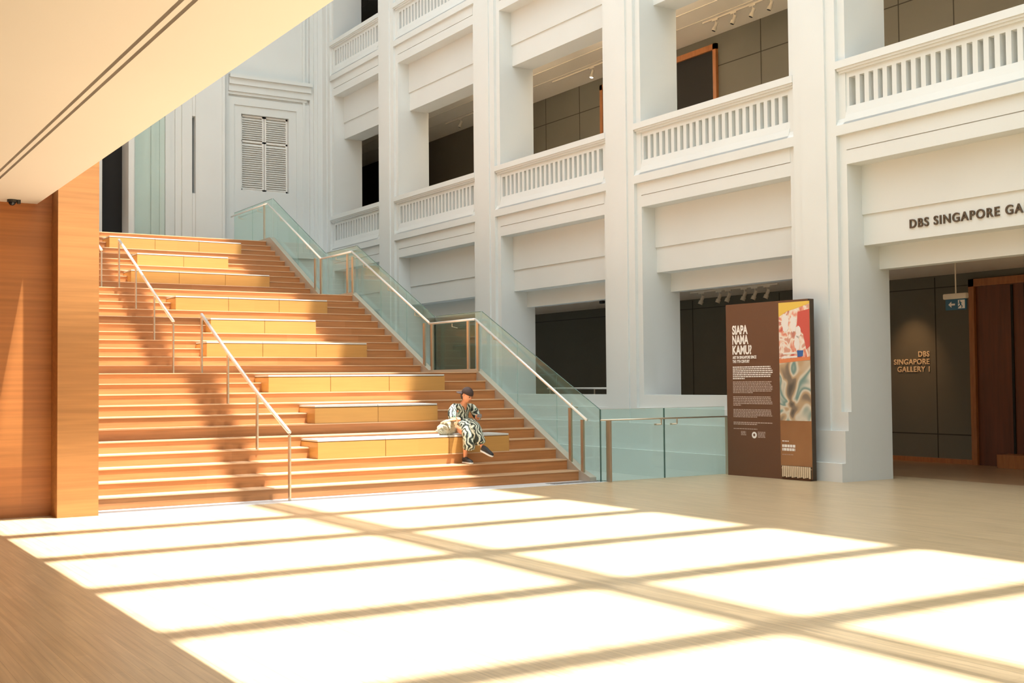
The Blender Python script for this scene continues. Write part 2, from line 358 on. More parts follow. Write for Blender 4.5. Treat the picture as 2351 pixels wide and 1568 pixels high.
# balustrades: one thing per bay, slotted panel of upright bars
bayname = ['nearest bay at the right edge', 'second bay from the right', 'middle bay', 'fourth bay from the right', 'narrow corner bay at the back']
def balustrade(a, b_, k, label):
    z = ST * k; t = thing('balustrade', (13.93, (a + b_) / 2, 5.68 + z), label, 'balustrade', 'slotted white balustrades of the gallery openings')
    mb = MB(); mb.box(13.76, 14.06, a - .14, b_ + .14, 6.27 + z, 6.385 + z); mb.box(13.785, 14.04, a - .12, b_ + .12, 6.235 + z, 6.27 + z); mb.box(13.815, 14.03, a - .1, b_ + .1, 6.20 + z, 6.235 + z)
    mb.build('handrail', M['plaster'], t)
    MB().box(13.86, 14.0, a, b_, 6.12 + z, 6.20 + z).build('top_frame', M['plaster'], t)
    L = b_ - a; n = int(round((L - .10) / .169)); pitch = (L - .10) / n
    for s in (a, b_ - .055): MB().box(13.86, 14.0, s, s + .055, 5.68 + z, 6.12 + z).build('end_frame', M['plaster'], t)
    bar = MB().box(-.07, .07, -.041, .041, 0, .44).build('baluster', M['plaster'], t, local=True)
    tz = t.location
    for j in range(1, n):
        y = b_ - .05 - j * pitch
        o = bar if j == 1 else bar.copy()
        if j > 1: COL.objects.link(o); o.parent = t
        o.location = (0, y - tz.y, 0)
    return t
lv = ['on the first upper gallery', 'on the topmost visible gallery']
for i, nm in ((1, 'nearest the camera, beside the right picture edge'), (2, 'in the bay above the information board'), (3, 'in the bay left of the middle column'), (4, 'in the bay above the middle landing glass'), (5, 'in the narrow bay by the back corner')):
    balustrade(*bays[i], 0, 'white slotted balustrade on the lower gallery, ' + nm)
for i, nm in ((4, 'cut by the top of the frame'), (5, 'in the narrow bay by the back corner')):
    balustrade(*bays[i], 1, 'white slotted balustrade on the upper gallery, ' + nm)
# gallery interiors: floors, ceilings, panelled rear wall
for k in range(3):
    zc = 3.43 if k == 0 else 9.40 + ST * (k - 1)
    zf = 5.2 + ST * k
    struct(MB().box(XJ, XW + .3, -14, 42, zc + .02, zf), 'floor', M['plaster'])
    struct(MB().box(XJ, XW + .3, -14, 42, zc, zc + .02), 'ceiling', M['gallery_ceiling'])
    if k: 
        for xx in (15.6, 16.55, 17.2): struct(MB().box(xx, xx + .03, -14, 42, zc - .012, zc), 'trim_%d' % n, M['fitting']); n += 1
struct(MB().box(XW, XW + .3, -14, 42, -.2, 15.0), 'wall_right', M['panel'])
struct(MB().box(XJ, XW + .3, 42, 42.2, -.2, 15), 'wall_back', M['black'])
struct(MB().box(13.9, XJ, 33, 42.2, -.2, 15), 'wall_left', M['plaster'])
struct(MB().box(XJ, XW + .3, 33, 42, -.3, 0), 'floor', M['gallery_floor_shaded'])
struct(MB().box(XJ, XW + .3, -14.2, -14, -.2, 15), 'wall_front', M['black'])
# black end room of the corner bay
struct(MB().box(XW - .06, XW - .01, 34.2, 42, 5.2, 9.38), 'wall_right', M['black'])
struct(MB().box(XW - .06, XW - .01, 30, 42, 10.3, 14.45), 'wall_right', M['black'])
struct(MB().box(XW - .03, XW, 13.66, 31, 0, .085), 'reflection_strip_right', M['frame_wood'])  # red strip paints the door wood's reflection at the wall foot
struct(MB().box(XW - .004, XW + .01, 13.66, 31, .51, .53), 'trim_40', M['groove']); struct(MB().box(XW - .004, XW + .01, -13, 31, 3.20, 3.215), 'trim_41', M['groove'])
struct(MB().box(XW - .004, XW + .01, -13, 31, 8.67, 8.69), 'trim_42', M['groove'])
for q, (y, za, zb) in enumerate(((14.42, .08, 3.4), (16.4, .08, 3.4), (18.4, .08, 3.4), (21.2, .08, 3.4), (22.6, .08, 3.4), (24.2, .08, 3.4), (13.88, 5.2, 9.4), (15.12, 5.2, 9.4), (16.9, 5.2, 9.4), (18.83, 5.2, 9.4), (25.65, 5.2, 9.4), (27.26, 5.2, 9.4), (28.6, 5.2, 9.4))):
    struct(MB().box(XW - .004, XW + .01, y, y + .02, za, zb), 'trim_%d' % (43 + q), M['groove'])
# doors on the panelled wall (frame, leaf)
def gallery_door(ya, yb, z0, z1, label, w=.11, deep=True):
    t = thing('gallery_door', (XW, (ya + yb) / 2, z0), label, 'door', 'timber framed gallery doorways')
    mb = MB(); mb.box(XW - .07, XW + .02, ya, ya + w, z0, z1); mb.box(XW - .07, XW + .02, yb - w, yb, z0, z1); mb.box(XW - .07, XW + .02, ya, yb, z1 - w * 1.2, z1)
    mb.build('door_frame', M['frame_wood'], t)
    MB().box(XW - .012, XW - .002, ya + w, yb - w, z0, z1 - w * 1.2).build('door_leaf', M['door_wood'] if deep else M['black'], t)
    return t
t = gallery_door(11.2, 13.66, 0, 3.30, 'wide dark red timber doorway at the right edge of the picture')
MB().box(XW - .035, XW - .012, 12.80, 12.84, 0, 3.15).build('leaf_joint', M['black'], t)
MB().box(XW - .035, XW - .012, 12.55, 12.58, 0, 3.15).build('leaf_joint', M['black'], t)
MB().box(XW - .35, XW - .012, 11.4, 12.95, 0, .23).build('plinth_step', M['frame_wood'], t)
gallery_door(20.21, 22.5, 5.2, 9.20, 'orange timber framed doorway on the upper gallery, above the information board bay', deep=False)
gallery_door(22.9, 24.66, 5.2, 9.19, 'orange timber framed doorway on the upper gallery, beside the middle column', deep=False)

# ------------------------------------------------------------------ back wall
wb = MB()
wb.box(10.95, 13.42, YB, YB + .3, 5.2, HT)                                    # main field (shutter recess cut below)
wb = MB()
a0, a1, s0, s1 = 10.95, 13.42, 11.36, 12.79
wb.box(a0, s0, YB - .15, YB + .3, 5.2, HT); wb.box(s1, a1, YB - .15, YB + .3, 5.2, HT); wb.box(s0, s1, YB - .15, YB + .3, 5.2, 7.08); wb.box(s0, s1, YB - .15, YB + .3, 9.27, HT)
wb.box(a0, s0 - .22, YB - .19, YB - .15, 5.2, 9.72); wb.box(s1 + .22, a1, YB - .19, YB - .15, 5.2, 9.72); wb.box(s0 - .22, s1 + .22, YB - .19, YB - .15, 9.5, 9.72)
wb.box(a0, a1, YB - .42, YB - .15, 10.22, 10.32); wb.box(a0, a1, YB - .34, YB - .15, 10.05, 10.22); wb.box(a0, a1, YB - .28, YB - .15, 9.86, 10.05); wb.box(a0, a1 - .1, YB - .23, YB - .15, 9.78, 9.86)
wb.box(a0, a1, YB - .30, YB - .15, 5.2, 5.35)
struct(wb, 'wall_back', M['plaster'])
wb = MB()                                                                     # corner pilasters
wb.box(13.40, 13.50, YB - .27, YB + .3, 5.2, HT); wb.box(13.50, 13.60, YB - .33, YB + .3, 5.2, HT); wb.box(13.60, 13.76, YB - .38, YB + .3, -.3, HT); wb.box(13.2, 13.28, YB - .21, YB + .3, 5.2, HT)
struct(wb, 'wall_back', M['plaster'])
wb = MB()                                                                     # left pilasters and fluted strip
wb.box(10.80, 10.95, YB - .25, YB + .3, 5.2, HT); wb.box(9.98, 10.80, YB - .38, YB + .3, 5.2, HT); wb.box(10.72, 10.80, YB - .41, YB + .3, 5.2, HT)
wb.box(9.9, 9.98, YB + .1, YB + .3, 5.2, HT); wb.box(9.9, 9.98, YB - .33, YB + .1, 5.2, 6.85); wb.box(9.9, 9.98, YB - .33, YB + .1, 9.0, HT)
for xa, xb, d in ((9.62, 9.9, -.30), (9.45, 9.62, -.24), (9.32, 9.45, -.18), (9.18, 9.32, -.24), (9.05, 9.18, -.15), (8.92, 9.05, -.10), (8.82, 8.92, -.16), (8.3, 8.82, -.05)):
    wb.box(xa, xb, YB + d, YB + .3, 5.2, HT)
wb.box(8.15, 8.3, YB - .4, YB + .3, 5.2, HT)
struct(wb, 'wall_back', M['plaster'])
wb = MB(); wb.box(3.36, 7.44, YB, YB + .3, 5.2, HT); wb.box(7.44, 7.53, YB - .1, YB + .3, 5.2, HT); wb.box(7.53, 8.15, YB, YB + .3, 9.6, HT)
struct(wb, 'wall_back', M['plaster'])
struct(MB().box(3.36, 10.9, YB + .02, YB + .3, -.5, 5.0), 'wall_back', M['plaster'])
struct(MB().box(10.9, 13.9, YB - .15, YB + .3, -.5, 5.2), 'wall_back', M['plaster'])
dr = struct(MB().box(7.3, 8.5, YB + .31, YB + .4, 5.2, 9.8), 'door_1', M['black'])
# tinted glass screen leaning against the fluted wall
t = thing('glass_screen', (8.6, YB - .45, 5.2), 'tall pale green glass screen beside the black doorway at the stair top', 'glass screen')
MB().box(8.31, 9.1, YB - .46, YB - .44, 5.2, 12).build('pane', M['glass_clear'], t)
# shutters
t = thing('window_shutter', (12.06, YB, 7.08), 'closed pair of white louvred shutters in the back wall above the top landing', 'shutters')
for xa, xb in ((s0 + .01, 12.065), (12.085, s1 - .01)):
    lf = MB(); lf.box(xa, xa + .05, YB - .05, YB, 7.09, 9.26); lf.box(xb - .05, xb, YB - .05, YB, 7.09, 9.26)
    for z in (7.09, 8.48, 9.21): lf.box(xa, xb, YB - .05, YB, z, z + .05)
    q = lf.build('shutter_leaf', M['shutter'], t)
    lv_ = MB(); z = 7.16
    while z < 9.2:
        if abs(z - 8.5) > .05: lv_.prism([(YB - .07, z - .02), (YB - .062, z - .026), (YB + .01, z + .045), (YB + .002, z + .05)], 'x', xa + .05, xb - .05)
        z += .062
    o = MB(); o.v = lv_.v; o.f = lv_.f; o.build('louvres', M['shutter'], q)
struct(MB().box(s0, s1, YB + .05, YB + .3, 7.0, 9.3), 'window_1', M['shutter'])

# ------------------------------------------------------------------ staircase
RZ = .1575; XL, XRR = 3.36, 10.74
def YK(k):
    if k <= 11: return 15.24 + .3135 * (k - 1)
    if k <= 22: return 20.517 + .317 * (k - 12)
    return 25.73 + .322 * (k - 23)
stair = thing('staircase', (7, 15.24, 0), 'broad orange timber staircase of three flights rising to the back wall', 'staircase')
for k in range(1, 34):
    y0 = YK(k); y1 = YK(k + 1) if k < 33 else YB - .02
    if k in (11, 22, 33): nm = 'landing'
    else: nm = 'step'
    z = RZ * k
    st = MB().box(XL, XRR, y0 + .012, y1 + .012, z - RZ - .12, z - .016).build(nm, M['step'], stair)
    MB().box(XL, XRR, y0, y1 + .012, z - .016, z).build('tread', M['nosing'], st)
struct(MB().box(XRR, 10.9, 28.95, YB - .02, 4.6, 5.19), 'floor', M['plaster'])
# inclined steel stringer on the open side
mb = MB()
pts = [(14.95, 0), (15.24, .10), (18.42, 1.72), (20.2, 1.72), (23.75, 3.46), (25.4, 3.46), (28.7, 5.2), (31.7, 5.2)]
poly = [(y, z + .10) for y, z in pts] + [(y, z - .28) for y, z in reversed(pts)]
for i in range(len(pts) - 1):
    (ya, za), (yb, zb) = pts[i], pts[i + 1]
    mb.prism([(ya, za + .07), (yb, zb + .07), (yb, zb - .30), (ya, max(za - .30, -.19))], 'x', XRR, 10.86)
mb.build('stringer', M['stringer'], stair)
# underside wall of the staircase on the open side
mb = MB()
for i in range(len(pts) - 1):
    (ya, za), (yb, zb) = pts[i], pts[i + 1]
    mb.prism([(ya, -.5), (ya, max(za - .30, -.19)), (yb, zb - .30), (yb, -.5)], 'x', 10.70, 10.80)
mb.build('side_wall', M['plaster'], stair)
# benches
def bench(k, wide, label):
    y0 = YK(k) + .01; z0 = RZ * k; xa, xb = (6.62, 9.75) if wide else (7.0, 9.1); n = 3 if wide else 2
    if k in (3, ): xa, xb = 6.65, 9.86
    y1 = YK(k + 2) + .01 if k not in (30,) else YK(k + 2) + .01
    t = thing('bench', ((xa + xb) / 2, (y0 + y1) / 2, z0), label, 'bench', 'wooden seating blocks on the staircase')
    w = (xb - xa) / n
    for j in range(n):
        x = xa + j * w
        MB().box(x + (.003 if j else 0), x + w - (.003 if j < n - 1 else 0), y0, y1, z0, z0 + .235).build('seat_box', M['bench'], t, bev=.003)
        MB().box(x + .004, x + w - .004, y0 + .012, y1, z0 + .247, z0 + .272).build('seat_cap', M['cap'], t)
    MB().box(xa + .01, xb - .01, y0 + .02, y1, z0 + .235, z0 + .247).build('shadow_gap', M['seam'], t)
    MB().box(xa + .01, xb - .01, y0 + .008, y1 - .01, z0 + .002, z0 + .233).build('backing', M['seam'], t)
    return t
bd = [(3, 1, 'wide wooden bench lowest on the stairs, with the seated woman and her bag'), (6, 0, 'short wooden bench second from the bottom of the stairs'), (9, 1, 'wide wooden bench just below the first landing'),
      (13, 1, 'wide wooden bench just above the first landing, crossed by the lower handrail'), (16, 0, 'short wooden bench in the middle of the second flight'), (19, 1, 'wide shaded wooden bench below the second landing'),
      (24, 1, 'wide wooden bench third from the top of the stairs'), (27, 0, 'short wooden bench second from the top of the stairs'), (30, 1, 'topmost wide wooden bench directly below the back wall')]
for k, w, l in bd: bench(k, w, l)

# ------------------------------------------------------------------ handrails
XH = 5.87
def hand(label, ys, z0s, tops, lo=None, hi=None, lean=True):
    t = thing('handrail', (XH, ys[0], z0s[0]), label, 'handrail', 'steel handrails on the open stairs')
    pr = [(XH, y, z) for y, z in zip(ys, tops)]
    MB().tube(pr, .027, 14).build('rail', M['steel_l'], t, smooth=True)
    for y, zb, zt in zip(ys, z0s, tops):
        MB().box(XH - .011, XH + .011, y - .03, y + .03, zb, zt - .045).build('post', M['steel'], t)
        MB().tube([(XH, y, zt - .05), (XH, y, zt - .015)], .009, 8).build('bracket', M['steel'], t)
    return t
hand('lowest steel handrail, standing in the middle of the bottom flight', [14.97, 16.20, 17.46, 18.74], [0, RZ * 4, RZ * 8, RZ * 11], [.905, 1.43, 2.03, 2.67])
hand('middle steel handrail, on the second flight left of the benches', [20.31, 21.50, 22.76, 24.03], [RZ * 11, RZ * 15, RZ * 19, RZ * 22], [2.64, 3.20, 3.82, 4.43])
hand('uppermost steel handrail, mostly hidden behind the wooden wall end', [25.5, 26.8, 28.1, 29.3], [RZ * 22, RZ * 26, RZ * 30, RZ * 33], [4.38, 4.98, 5.60, 6.15])

# ------------------------------------------------------------------ glass balustrade of the stairs
XG = 10.87
def gline(a, b_, lz0, lz1, h0=1.09, h1=1.09, n=2):
    out = []
    for i in range(n):
        t0, t1 = i / n, (i + 1) / n; ya = a + (b_ - a) * t0 + .006; yb = a + (b_ - a) * t1 - .006
        za = lz0 + (lz1 - lz0) * t0; zb = lz0 + (lz1 - lz0) * t1
        out.append(MB().prism([(ya, za - .05), (yb, zb - .05), (yb, zb + h1), (ya, za + h0)], 'x', XG, XG + .02))
    return out
def gsection(name, label, a, b_, z0, z1, n, posts, rail):
    t = thing('glass_balustrade', (XG, a, z0), label, 'glass balustrade', 'green glass balustrades along the stairs')
    for g in gline(a, b_, z0, z1, n=n): g.build('glass_panel', M['glass'], t)
    MB().tube(rail, .022, 12).build('rail', M['steel_l'], t, smooth=True)
    for y, zb, zt in posts:
        MB().box(XRR + .005, XRR + .035, y - .035, y + .035, zb, zt).build('post', M['steel'], t)
    for i in range(n):
        y = a + (b_ - a) * (i + .5) / n; z = z0 + (z1 - z0) * (i + .5) / n
        zr = z + .93
        MB().tube([(XRR + .02, y, zr - .02), (XRR + .02, y, zr - .08), (XG + .005, y, zr - .10)], .009, 8).build('bracket', M['steel'], t)
    mb = MB(); mb.tube([(XG + .01, a + .006, z0 + 1.09), (XG + .01, b_ - .006, z1 + 1.09)], .006, 6); mb.build('glass_top_edge', M['glass_edge'], t)
    return t
XP = XRR + .02
zL1, zL2, zL3 = RZ * 11, RZ * 22, RZ * 33
gsection('a', 'green glass balustrade with sloping steel rail beside the bottom flight', 14.85, 18.42, .02, zL1, 3,
         [(15.49, .16, 1.13), (15.16, .0, .95), (18.36, zL1, 2.62), (18.70, zL1, 2.66)], [(XP, 15.04, .945), (XP, 18.45, 2.68)])
gsection('b', 'level green glass balustrade on the first landing, in front of the dark opening', 18.45, 20.15, zL1, zL1, 1,
         [(20.09, zL1, 2.68)], [(XP, 18.45, 2.68), (XP, 20.2, 2.68)])
gsection('c', 'green glass balustrade with sloping steel rail beside the middle flight', 20.2, 23.75, zL1, zL2, 3,
         [(20.40, zL1, 2.70), (23.71, zL2 - .05, 4.30)], [(XP, 20.2, 2.70), (XP, 23.75, 4.42)])
gsection('d', 'level green glass balustrade on the second landing', 23.78, 25.43, zL2, zL2, 1,
         [(23.98, zL2, 4.38), (25.46, zL2, 4.42)], [(XP, 23.75, 4.42), (XP, 25.45, 4.42)])
gsection('e', 'green glass balustrade with sloping rail beside the topmost flight', 25.46, 28.85, zL2, zL3, 2,
         [(25.80, zL2 + .05, 4.46)], [(XP, 25.45, 4.42), (XP, 28.9, 6.16)])
gsection('f', 'green glass balustrade ending against the back wall at the top landing', 28.9, 31.8, zL3, zL3, 2,
         [(29.14, zL3, 6.2)], [(XP, 28.9, 6.16), (XP, 31.7, 6.16)])
# fence in front of the sunken strip
YF = 14.83
t = thing('glass_fence', (12.1, YF, 0), 'pale green glass fence between the stair foot and the brown information board', 'glass fence')
for xa, xb in ((10.875, 12.115), (12.135, 13.40)):
    g = MB().box(xa, xb, YF, YF + .02, -.05, 1.11).build('glass_panel', M['glass'], t)
    MB().box(xa + .003, xb - .003, YF + .002, YF + .018, 1.11, 1.114).build('glass_edge', M['stringer'], g)
for xa in (10.862, 12.118): MB().box(xa, xa + .013, YF - .001, YF + .021, -.02, 1.11).build('panel_joint', M['glass_edge'], t)
MB().tube([(10.80, YF - .10, .95), (13.36, YF - .10, .95)], .012, 10).build('rail', M['steel'], t, smooth=True)
for x in (11.98, 12.30):
    MB().tube([(x, YF - .10, .95), (x, YF - .10, .86), (x - .05, YF - .05, .855), (x - .05, YF, .855)], .014, 8).build('bracket', M['steel'], t)
for x in (10.955, 13.385): MB().box(x - .02, x + .02, YF - .14, YF - .04, 0, .94).build('post', M['steel'], t, bev=.004)

t = thing('gallery_rail', (14.95, 21.0, 1.2), 'thin steel guard rail across the dark opening behind the lower flight glass', 'rail')
MB().tube([(14.95, 18.8, 1.40), (14.95, 22.4, 1.40)], .02, 10).build('rail', M['steel_l'], t, smooth=True)
for y in (18.9, 20.6, 22.3): MB().box(14.94, 14.96, y - .015, y + .015, 0, 1.39).build('post', M['steel'], t)

# ------------------------------------------------------------------ information board
kt = thing('information_board', (13.315, 14.67, 0), 'tall freestanding brown exhibition board with a picture column, beside the white column', 'information board', rz=R(-86.326))
KW, KH = 1.7165, 2.775
MB().box(0, KW, 0, .13, 0, KH).build('board', M['kiosk'], kt, local=True)
MB().box(KW, KW + .004, 0.002, .128, 0, KH - .002).build('edge_panel', M['kiosk_side'], kt, local=True)
def ktext(s, u0, u1, ztop, zbot, bold, name='heading'):
    o = text(s, name, M['white_print'], kt, (0, 0, 0), .2, ext=.001, bold=bold)
    xs = [v.co.x for v in o.data.vertices]; ys = [v.co.y for v in o.data.vertices]
    sx = (u1 - u0) / (max(xs) - min(xs)); sy = (ztop - zbot) / (max(ys) - min(ys))
    for v in o.data.vertices: v.co.x = (v.co.x - min(xs)) * sx; v.co.y = (v.co.y - min(ys)) * sy
    o.location = (u0, -.0025, zbot); return o
ktext('SIAPA', .14, .475, 2.43, 2.28, .007); ktext('NAMA', .14, .49, 2.27, 2.12, .007); ktext('KAMU?', .14, .555, 2.105, 1.955, .007)
ktext('ART IN SINGAPORE SINCE', .14, .655, 1.935, 1.885, .006, 'subheading'); ktext('THE 19TH CENTURY', .14, .51, 1.87, 1.82, .006, 'subheading')
rg = random.Random(3)
def para(z1, z0, n, mt, u0=.14, u1=.99, last=.45, name='paragraph', parent=None, h=.55, yo=0.0):
    mb = MB(); st = (z1 - z0) / n
    for i in range(n):
        u = u0; end = u0 + (u1 - u0) * (last if i == n - 1 else rg.uniform(.93, 1))
        z = z1 - i * st
        while u < end:
            w = rg.uniform(.02, .06); w = min(w, end - u)
            mb.box(u, u + w, -.0025 + yo, -.0005 + yo, z - st * h, z); u += w + .010
    return mb.build(name, mt, kt, local=True)
para(1.762, 1.545, 7, M['white_print'], last=.3); para(1.521, 1.324, 8, M['grey_print'], last=.5); para(1.28, 1.12, 6, M['grey_print'], last=.2)
para(1.074, .935, 6, M['grey_print'], last=.6); para(.869, .815, 2, M['grey_print'], last=.6); para(.765, .745, 1, M['grey_print'], last=.6)
para(.72, .65, 4, M['grey_print'], .30, .41, 1.0, 'small_print'); para(.72, .62, 5, M['grey_print'], .66, .82, 1.0, 'small_print')
MB().tube([(.585, -.003, .665), (.585, 0, .665)], .052, 24).build('emblem', M['white_print'], kt, local=True)
MB().tube([(.585, -.005, .668), (.585, 0, .668)], .022, 20).build('emblem_centre', M['kiosk'], kt, local=True)
# picture column
pc = MB().box(1.135, 1.752, -.008, 0, .03, 2.745).build('picture_strip', M['poster'], kt, local=True)
def chip(poly, mt, name='print_area', y=-.012):
    o = MB().prism([(u, z) for u, z in poly], 'y', y, -.008); return o.build(name, mt, pc, local=True)
def rag(cx, cz, rx, rz, n=22, a=.18, seed=0):
    q = random.Random(seed); return [(cx + rx * math.cos(6.2832 * i / n) * (1 + q.uniform(-a, a)), cz + rz * math.sin(6.2832 * i / n) * (1 + q.uniform(-a, a))) for i in range(n)]
chip([(1.14, 1.84), (1.75, 1.84), (1.75, 2.74), (1.14, 2.74)], M['art_a'], y=-.010)
chip([(1.14, 2.52), (1.30, 2.60), (1.50, 2.64), (1.75, 2.70), (1.75, 2.74), (1.14, 2.74)], M['art_y'])
chip([(1.52, 2.58), (1.75, 2.62), (1.75, 2.05), (1.68, 2.0), (1.62, 2.25), (1.50, 2.35)], M['art_r'])
chip(rag(1.27, 2.42, .07, .15, seed=1), M['art_w'], y=-.014); chip(rag(1.43, 2.40, .06, .12, seed=2), M['art_w'], y=-.014)
chip(rag(1.53, 2.28, .05, .09, seed=3), M['art_w'], y=-.014); chip(rag(1.50, 2.11, .05, .12, seed=4), M['art_w'], y=-.014)
chip([(1.50, 1.99), (1.62, 1.99), (1.61, 1.90), (1.51, 1.89)], M['art_c'], y=-.015)
chip([(1.14, 1.86), (1.75, 1.89), (1.75, 1.84), (1.14, 1.80)], M['art_o'])
chip([(1.14, .91), (1.75, .91), (1.75, 1.835), (1.14, 1.815)], M['art_b'], y=-.010)
for (u, z, w) in ((1.22, 1.96, .25), (1.2, 1.90, .3)): chip([(u, z), (u + w, z + .01), (u + w, z - .02), (u, z - .025)], M['art_w'], y=-.015)
para(.60, .575, 1, M['white_print'], 1.17, 1.30, 1, 'poster_caption', yo=-.0085)
para(.54, .43, 2, M['white_print'], 1.17, 1.44, .95, 'poster_title', h=.75, yo=-.0085)
para(.39, .375, 1, M['grey_print'], 1.17, 1.42, .9, 'poster_caption', yo=-.0085)
MB().box(1.15, 1.75, -.018, -.009, .035, .215).build('slot_backing', M['kiosk_side'], kt, local=True)
mb = MB()
for i in range(15):
    u = 1.19 + i * .0375; mb.box(u, u + .019, -.045, -.02, .045 + .008 * math.sin(i * 2.1), .212)
mb.box(1.16, 1.75, -.024, -.012, .172, .180)
mb.build('cream_slats', M['gold_letter'], kt, local=True)  # row of pale upright slats over a dark strip

# ------------------------------------------------------------------ lettering and signs
t = thing('wall_lettering', (XF + .03, 11.635, 3.75), 'bronze capital letters spelling DBS SINGAPORE GALLERY on the white lintel', 'lettering')
o = text('DBS SINGAPORE GALLERY', 'letters', M['letter'], t, (0, 0, 0), .18, rot=(R(90), 0, R(-90)), ext=.010, bold=.0025, sp=1.18)
xs = [v.co.x for v in o.data.vertices]; o.location = (-.012, 0, -.005)
L_ = [c.co for c in o.data.vertices]
# fit: DBS SINGAPORE GAL spans 1.86 m to the frame edge
sc = 2.42 / (max(xs) - min(xs))
x_ = min(xs)
for v in o.data.vertices: v.co.x = (v.co.x - x_) * sc
split_letters(o)
t = thing('gallery_sign', (XW, 14.57, 1.95), 'small pale letters reading DBS SINGAPORE GALLERY 1 on the dark panelled wall', 'sign')
for s, z, w in (('DBS', 1.95, .25), ('SINGAPORE', 1.81, .82), ('GALLERY 1', 1.67, .74)):
    o = text(s, 'letters', M['gold_letter'], t, (0, 0, 0), .14, rot=(R(90), 0, R(-90)), ext=.006, bold=.003, align='LEFT', sp=1.1)
    xs = [v.co.x for v in o.data.vertices]; a_ = min(xs); k_ = w / (max(xs) - a_)
    for v in o.data.vertices: v.co.x = (v.co.x - a_) * k_
    o.location = (-.012, w, z - 1.95)
# exit sign hung from the ceiling of the doorway bay
XE = 16.5
t = thing('exit_sign', (XE, 12.65, 2.65), 'blue running man exit sign hanging from the ceiling before the dark wall', 'exit sign')
MB().box(XE - .04, XE + .04, 12.43, 12.88, 2.84, 2.93).build('light_box', M['fitting'], t, bev=.01)
MB().tube([(XE, 12.65, 2.93), (XE, 12.65, 3.43)], .012, 8).build('rod', M['fitting'], t)
MB().box(XE - .012, XE + .012, 12.45, 12.85, 2.66, 2.84).build('sign_plate', M['teal'], t, bev=.004)
mb = MB(); x = XE - .014
mb.add([(x, 12.79, 2.75), (x, 12.73, 2.80), (x, 12.73, 2.765), (x, 12.66, 2.765), (x, 12.66, 2.735), (x, 12.73, 2.735), (x, 12.73, 2.70)], [(0, 1, 2, 3, 4, 5, 6)])
mb.build('arrow', M['white_print'], t)
mb = MB(); mb.box(x - .002, x, 12.47, 12.60, 2.68, 2.82); mb.build('doorway_symbol', M['white_print'], t)
mb = MB(); mb.ball((x - .003, 12.565, 2.80), (.003, .013, .013), 10, 6)
mb.tube([(x - .004, 12.56, 2.785), (x - .004, 12.545, 2.745)], .012, 6); mb.tube([(x - .004, 12.545, 2.745), (x - .004, 12.575, 2.72), (x - .004, 12.60, 2.70)], .007, 6)
mb.tube([(x - .004, 12.545, 2.745), (x - .004, 12.52, 2.715), (x - .004, 12.53, 2.69)], .007, 6); mb.tube([(x - .004, 12.56, 2.78), (x - .004, 12.59, 2.76)], .005, 6); mb.tube([(x - .004, 12.555, 2.78), (x - .004, 12.525, 2.77)], .005, 6)
mb.build('running_figure', M['teal'], t)
# cove lamps: added fill lights in invented troughs, to brighten the gallery ceilings
def gallery_fill(a, b_, z, watt, where):
    t = thing('gallery_fill_lamp', (XJ + .05, (a + b_) / 2, z), 'added fill lamp in an invented trough behind the white lintel ' + where, 'lamp', 'added ceiling fill lamps')
    mb = MB(); mb.box(XJ + .005, XJ + .115, a + .2, b_ - .2, z - .01, z); mb.box(XJ + .105, XJ + .115, a + .2, b_ - .2, z, z + .09); mb.build('trough', M['fitting'], t)
    l = bpy.data.lights.new('fill_wash', 'AREA'); l.shape = 'RECTANGLE'; l.size = b_ - a - .5; l.size_y = .07; l.energy = watt; l.color = (1, .80, .58)
    o = bpy.data.objects.new('fill_wash', l); COL.objects.link(o); o.parent = t; o.location = (.01, 0, .045)
    o.rotation_euler = Vector((-1, 0, -.9)).to_track_quat('Z', 'Y').to_euler()
for i, w in ((1, 'of the nearest upper bay'), (2, 'of the upper bay above the information board'), (3, 'of the middle upper bay'), (4, 'of the fourth upper bay')):
    gallery_fill(*bays[i], 8.76, 240, w)
# spotlights
def spot(x, y, z, label, lit=False, aim=(-.35, .25, -1)):
    t = thing('spotlight', (x, y, z), label, 'spotlight', 'cream spotlights on the gallery ceilings')
    MB().box(x - .02, x + .02, y - .09, y + .09, z - .03, z).build('track_adapter', M['fitting'], t)
    MB().tube([(x, y, z - .03), (x, y, z - .13)], .012, 8).build('stem', M['fitting'], t)
    d = Vector(aim).normalized(); c = Vector((x, y, z - .15))
    MB().tube([c - d * .08, c + d * .03, c + d * .035, c + d * .11], [.035, .035, .048, .048], 14).build('lamp_head', M['fitting'], t)
    MB().tube([c + d * .11, c + d * .114], .042, 14).build('lamp_face', M['lamp_on'] if lit else M['dark'], t)
    return t
sp0 = ['leftmost', 'second from the left', 'third from the left', 'third from the right', 'second from the right', 'rightmost']
tr = tag(MB().box(16.69, 16.73, 16.9, 19.5, 3.40, 3.43).build('lighting_track', M['fitting']), 'cream lighting track on the ceiling of the opening behind the information board', 'track')
for y, s in zip((19.14, 18.60, 18.32, 17.85, 17.55, 17.2), sp0): spot(16.71, y, 3.40, 'cream spotlight over the opening behind the information board, ' + s + ' of six')
tag(MB().box(17.33, 17.37, 17.2, 19.7, 9.37, 9.40).build('lighting_track', M['fitting']), 'cream lighting track on the upper gallery ceiling near the top of the frame', 'track')
for y, s in zip((19.30, 18.72, 18.15, 17.62), ('leftmost', 'second from the left', 'third from the left', 'rightmost')): spot(17.35, y, 9.37, 'cream spotlight high on the upper gallery ceiling, ' + s + ' of four')
tag(MB().box(17.33, 17.37, 22.9, 25.6, 9.37, 9.40).build('lighting_track', M['fitting']), 'cream lighting track on the upper ceiling in the middle bay', 'track')
spot(17.35, 23.85, 9.37, 'single lit spotlight on the upper ceiling in the middle bay', lit=True, aim=(-.25, .05, -1))
